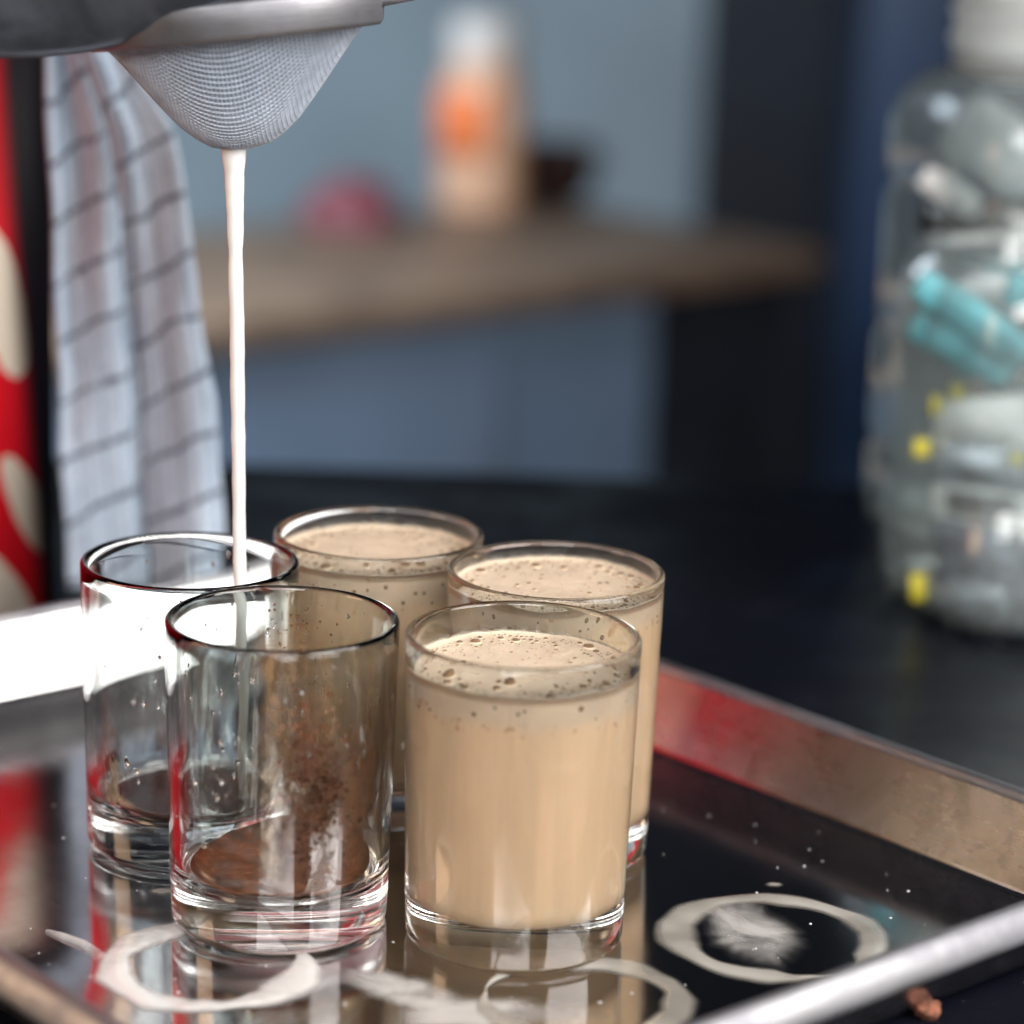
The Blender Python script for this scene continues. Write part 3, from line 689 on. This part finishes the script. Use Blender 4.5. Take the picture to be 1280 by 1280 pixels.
pale = plain('pale_wrapper', (.62, .66, .68), .3, var=.15, scale=60, bumps=.5, dist=.002)
white = plain('white_wrapper', (.80, .80, .80), .3, var=.06, scale=60, bumps=.4, dist=.002)
greyf = plain('grey_foil', (.32, .34, .38), .25, .4, var=.4, scale=60, bumps=.6, dist=.003)
yel = plain('yellow_print', (.75, .66, .06), .4, var=.1)
black = plain('black_print', (.01, .01, .012), .5, var=.1)
RZ = Matrix.Rotation(R(-24), 3, 'Z')
def inj(u, v, y):                       # a photo point at depth y in the open jar
    return ony(u, v, y)
def put(o, label, cat, grp=None): tag(o, label, cat, grp); return o
yj = pj.y
put(sachet('sachet', None, inj(1148, 352, yj - .018), inj(1285, 450, yj - .004), .0088, .006, cyan), 'cyan and white wrapped sachet lying uppermost in the open jar', 'sachet', 'sachets in the open jar')
put(sachet('sachet', None, inj(1142, 400, yj - .012), inj(1262, 474, yj + .004), .0085, .006, cyan), 'cyan sachet just under the uppermost one in the open jar', 'sachet', 'sachets in the open jar')
put(sachet('sachet', None, inj(1258, 362, yj - .016), inj(1330, 356, yj + .01), .010, .006, cyan), 'cyan sachet at the right edge of the photo in the open jar', 'sachet', 'sachets in the open jar')
put(sachet('sachet', None, inj(1190, 380, yj + .022), inj(1330, 360, yj + .026), .012, .005, pale), 'pale wrapped sachet behind the cyan ones in the open jar', 'sachet', 'sachets in the open jar')
# packet with barcode: standing inside near the front wall
def panel(name, quad, mat, parent=None, nx=14, ny=14, amp=.0016, thick=.004):
    bm = bmesh.new(); g = []
    for j in range(ny+1):
        g.append([])
        for i in range(nx+1):
            s_, t_ = i/nx, j/ny
            p = quad[0].lerp(quad[1], s_).lerp(quad[3].lerp(quad[2], s_), t_)
            p = p + Vector((0, amp*fbm(p*70, 3)*1.5 - thick*math.sin(PI*s_)*math.sin(PI*t_), 0)); g[-1].append(bm.verts.new(p))
    for j in range(ny):
        for i in range(nx): bm.faces.new((g[j][i], g[j][i+1], g[j+1][i+1], g[j+1][i]))
    o_ = obj(name, bm, mat, parent); m_ = o_.modifiers.new('thickness', 'SOLIDIFY'); m_.thickness = .0004; return o_
yf = yj - .022
pkt = thing('snack_packet', 'crumpled white and grey packet with black barcode inside the open jar', 'packet', (0, 0, 0))
panel('white_flap', [inj(1165, 500, yf), inj(1290, 492, yf + .006), inj(1290, 560, yf + .006), inj(1168, 548, yf)], white, pkt)
panel('grey_band', [inj(1166, 552, yf + .001), inj(1290, 562, yf + .007), inj(1290, 618, yf + .007), inj(1166, 600, yf + .001)], greyf, pkt)
lblp = panel('barcode_label', [inj(1166, 602, yf - .001), inj(1292, 620, yf + .004), inj(1292, 668, yf + .004), inj(1166, 645, yf - .001)], white, pkt, amp=.0003, thick=.001)
panel('dark_front', [inj(1164, 648, yf + .001), inj(1290, 672, yf + .006), inj(1290, 776, yf + .006), inj(1180, 752, yf + .001)], plain('dark_foil', (.10, .11, .14), .25, .3, var=.6, scale=80, bumps=.6, dist=.003), pkt)
u_ = 1186
while u_ < 1272:
    wd = random.choice((1.2, 1.6, 2.4, 3.4)); s_ = (u_ - 1166)/126
    bm = bmesh.new(); y_ = yf - .001 + .005*s_ - .0017
    q = [inj(u_, 610 + 18*s_, y_), inj(u_ + wd, 610 + 18*s_, y_), inj(u_ + wd, 640 + 20*s_, y_), inj(u_, 640 + 20*s_, y_)]
    top = [bm.verts.new(p) for p in q]; bt = [bm.verts.new(p + Vector((0, .0004, 0))) for p in q]
    bm.faces.new(top); bm.faces.new(bt[::-1])
    for i in range(4): bm.faces.new((top[i], bt[i], bt[(i+1) % 4], top[(i+1) % 4]))
    obj('bar', bm, black, lblp, False); u_ += wd + random.choice((1.2, 1.6, 2.6))
for (u0, v0, u1, v1) in ((1164, 494, 1178, 518), (1190, 482, 1204, 500), (1142, 548, 1162, 572), (1262, 566, 1280, 580), (1138, 716, 1158, 752)):
    bm = bmesh.new(); c_ = inj((u0+u1)/2, (v0+v1)/2, yf - .003); S = c_.y/F_PX
    box(bm, (-(u1-u0)/2*S, -.0006, -(v1-v0)/2*S), ((u1-u0)/2*S, .0006, (v1-v0)/2*S), Matrix.Translation(c_) @ Matrix.Rotation(R(random.uniform(-12, 12)), 4, 'Y')); bevel(bm, .0004, 1)
    obj('yellow_patch', bm, yel, pkt)
put(sachet('sachet', None, inj(1150, 735, yj - .012), inj(1262, 755, yj - .026), .010, .007, greyf), 'grey foil sachet at the bottom of the open jar', 'sachet', 'sachets in the open jar')
# a white slip and a dark lump in the tall jar
put(sachet('paper_slip', None, inj(1152, 218, pk.y - .035), inj(1222, 262, pk.y - .030), .0068, .0014, white), 'white paper slip leaning inside the tall rear jar', 'paper')
put(sachet('dark_packet', None, inj(1150, 272, pk.y - .02), inj(1300, 282, pk.y - .01), .012, .012, black), 'dark packet lying inside the tall rear jar', 'packet')
put(sachet('pale_packet', None, inj(1190, 150, pk.y + .02), inj(1300, 225, pk.y + .025), .02, .006, pale), 'pale packet leaning at the back inside the tall rear jar', 'packet')

# ------------------------------------------------------------------ spilt milk on the tray
ZS = .0003
def soft(bm, name, mat, parent=None):
    me = bpy.data.meshes.new(name); bmesh.ops.recalc_face_normals(bm, faces=bm.faces[:])
    zs = [v.co.z for v in bm.verts]; z0, z1 = min(zs), max(zs); bm.to_mesh(me); bm.free()
    at = me.attributes.new('depth', 'FLOAT', 'POINT')
    for i, v in enumerate(me.vertices): at.data[i].value = (v.co.z - z0)/max(1e-9, z1 - z0)
    for v in me.vertices: v.co.z += fz(v.co.x, v.co.y)
    return obj(name, me, mat, parent)
def puddle_ring(c, ro, ri, gaps=(), seed=0, squash=1.0, h=.00055, wob=.10, a0=0, a1=360):
    """closed puddle: polar strip with a domed cross-section; width varies and thins out in the gaps"""
    bm = bmesh.new(); n = 110; full = a1 - a0 >= 359.9; rows = []
    for i in range(n if full else n+1):
        a = R(a0 + (a1-a0)*i/n); q = Vector((math.cos(a)*1.3, math.sin(a)*1.3, seed*4.7))
        w_ = 1 + 1.3*fbm(q*.9, 2); w_ = max(.28, w_); 
        for ga, gw in gaps:
            d = abs((math.degrees(a) - ga + 180) % 360 - 180)
            w_ *= min(1, max(.06, (d/gw)**1.2))
        if not full: w_ *= min(1, .1 + 5*min(i, n-i)/n)
        mid = (ro+ri)/2*(1 + wob*fbm(q*.9 + Vector((9, 2, 1)))); hw = (ro-ri)/2*w_
        rag = .10*fbm(q*3.0, 2)*(ro-ri)
        row = []
        for s_, z in ((-1, 0), (-.78, .30), (-.45, .85), (0, 1), (.45, .85), (.78, .30), (1, 0)):
            r = mid + hw*s_ + rag; row.append(bm.verts.new((c.x + r*math.cos(a), c.y + r*math.sin(a)*squash, ZS + z*h - .0002)))
        rows.append(row)
    prs = list(zip(rows, rows[1:] + ([rows[0]] if full else [])))
    if not full: prs = prs[:len(rows)-1]
    for a, b in prs:
        for j in range(6): bm.faces.new((a[j], a[j+1], b[j+1], b[j]))
    return bm
def puddle_blob(c, pts_px=None, r=.01, seed=0, h=.0004, sx=1, sy=1, rot=0, amp=.5):
    bm = bmesh.new(); n = 64; rings = []
    for e, z in ((1, 0), (.8, .15), (.6, .5), (.3, 1)):
        ring = []
        for i in range(n):
            a = 2*PI*i/n; q = Vector((math.cos(a), math.sin(a), seed*3.1)); rr_ = r*e*(1 + amp*fbm(q*1.4) + amp*.35*fbm(q*4))
            x, y = rr_*math.cos(a)*sx, rr_*math.sin(a)*sy; cr, sr = math.cos(R(rot)), math.sin(R(rot))
            ring.append(bm.verts.new((c.x + x*cr - y*sr, c.y + x*sr + y*cr, ZS + z*h - .0002)))
        rings.append(ring)
    ctr = bm.verts.new((c.x, c.y, ZS + h*.85 - .0002))
    for a, b in zip(rings[:-1], rings[1:]):
        for i in range(n): bm.faces.new((a[i], a[(i+1) % n], b[(i+1) % n], b[i]))
    for i in range(n): bm.faces.new((rings[-1][i], rings[-1][(i+1) % n], ctr))
    return bm
G2 = 'milk spills on the tray floor'
c = onz(968, 1172, 0); t = thing('milk_ring', 'round ring of spilt milk at the right of the tray, away from the glasses', 'spill', (0, 0, 0), group=G2)
soft(puddle_ring(c, .0362, .0245, ((-62, 34),), 3, 1.0), 'ring_trail', M['spill'], t)
soft(puddle_blob(onz(938, 1165, 0), r=.019, seed=5, sx=.9, sy=1.5, rot=12, h=.0002), 'thin_film', M['spill_thin'], t)
c = onz(262, 1206, 0); t = thing('milk_ring', 'white ring of spilt milk in front of the nearly empty front glass', 'spill', (0, 0, 0), group=G2)
soft(puddle_ring(c, .0360, .0205, ((42, 60), (88, 30)), 1, 1.0, wob=.12), 'ring_trail', M['spill_white'], t)
soft(tube([onz(u, v, 0) + Vector((0, 0, .0001)) for u, v in ((58, 1160), (80, 1168), (105, 1178), (128, 1196))], [.0008, .0014, .0016, .002], 8), 'thin_trail', M['spill_thin'], t)
c = onz(755, 1250, 0); t = thing('milk_ring', 'cream ring of spilt milk beneath the front right full glass', 'spill', (0, 0, 0), group=G2)
soft(puddle_ring(Vector((.0245, .715, 0)), .0345, .0215, ((170, 50),), 8, .9), 'ring_trail', M['spill'], t)
tag(soft(puddle_blob(onz(505, 1240, 0), r=.017, seed=11, sx=1.7, sy=.75, rot=-38, h=.0002), 'milk_smear', M['spill_thin']), 'thin milky smear between the two front glasses', 'spill', G2)
tag(soft(puddle_blob(onz(600, 1268, 0), r=.020, seed=14, sx=1.7, sy=.7, rot=10, h=.0002), 'milk_smear', M['spill_thin']), 'wide milky smear below the front right glass at the bottom edge', 'spill', G2)
tag(soft(puddle_blob(onz(925, 975, 0), r=.007, seed=17, sx=2.2, sy=.6, rot=-47, h=.0002), 'milk_smear', M['spill_thin']), 'faint thin milk streak beside the far tray wall', 'spill', G2)
tag(soft(puddle_blob(onz(968, 1106, 0), r=.0028, seed=19, sx=1.3, sy=.7, h=.0004, amp=.3), 'milk_drop', M['spill']), 'small milk drop above the ring at the right of the tray', 'spill', G2)
tag(soft(puddle_blob(onz(202, 1112, 0), r=.0042, seed=21, sx=1.2, sy=.8, h=.0004), 'milk_drop', M['spill']), 'small milk drop between the two left glasses', 'spill', G2)
bm = bmesh.new()
for i in range(150):
    u, v = random.uniform(20, 1240), random.uniform(930, 1275); p = onz(u, v, 0)
    if any((p.x-x)**2 + (p.y-y)**2 < .036**2 for x, y in POS.values()): continue
    a_, b_ = p.dot(eu), p.dot(ev)
    if not (U0 + .016 < a_ < U1 - .016 and V0 + .016 < b_ < V1 - .016): continue
    blob(bm, p + Vector((0, 0, .00002 + fz(p.x, p.y))), random.choice((.0002, .0003, .0003, .0005)), flat=.5, seg=6)
tag(obj('milk_spatter', bm, M['milk']), 'fine specks of milk spattered over the tray floor', 'spill', kind='stuff')

# crumb on the table
p = onz(1160, 1271, -.0034); bm = bmesh.new(); bmesh.ops.create_icosphere(bm, subdivisions=3, radius=.0036)
for v in bm.verts: v.co *= 1 + .7*fbm(v.co*420, 3); v.co.x *= 1.15; v.co.z *= .8
b = tag(obj('crumb', bm, plain('brown_crumb', (.22, .08, .045), .9, var=.5, scale=500, bumps=.6)), 'small reddish brown crumb on the table in front of the tray', 'crumb'); b.location = (p.x, p.y, -.0010)
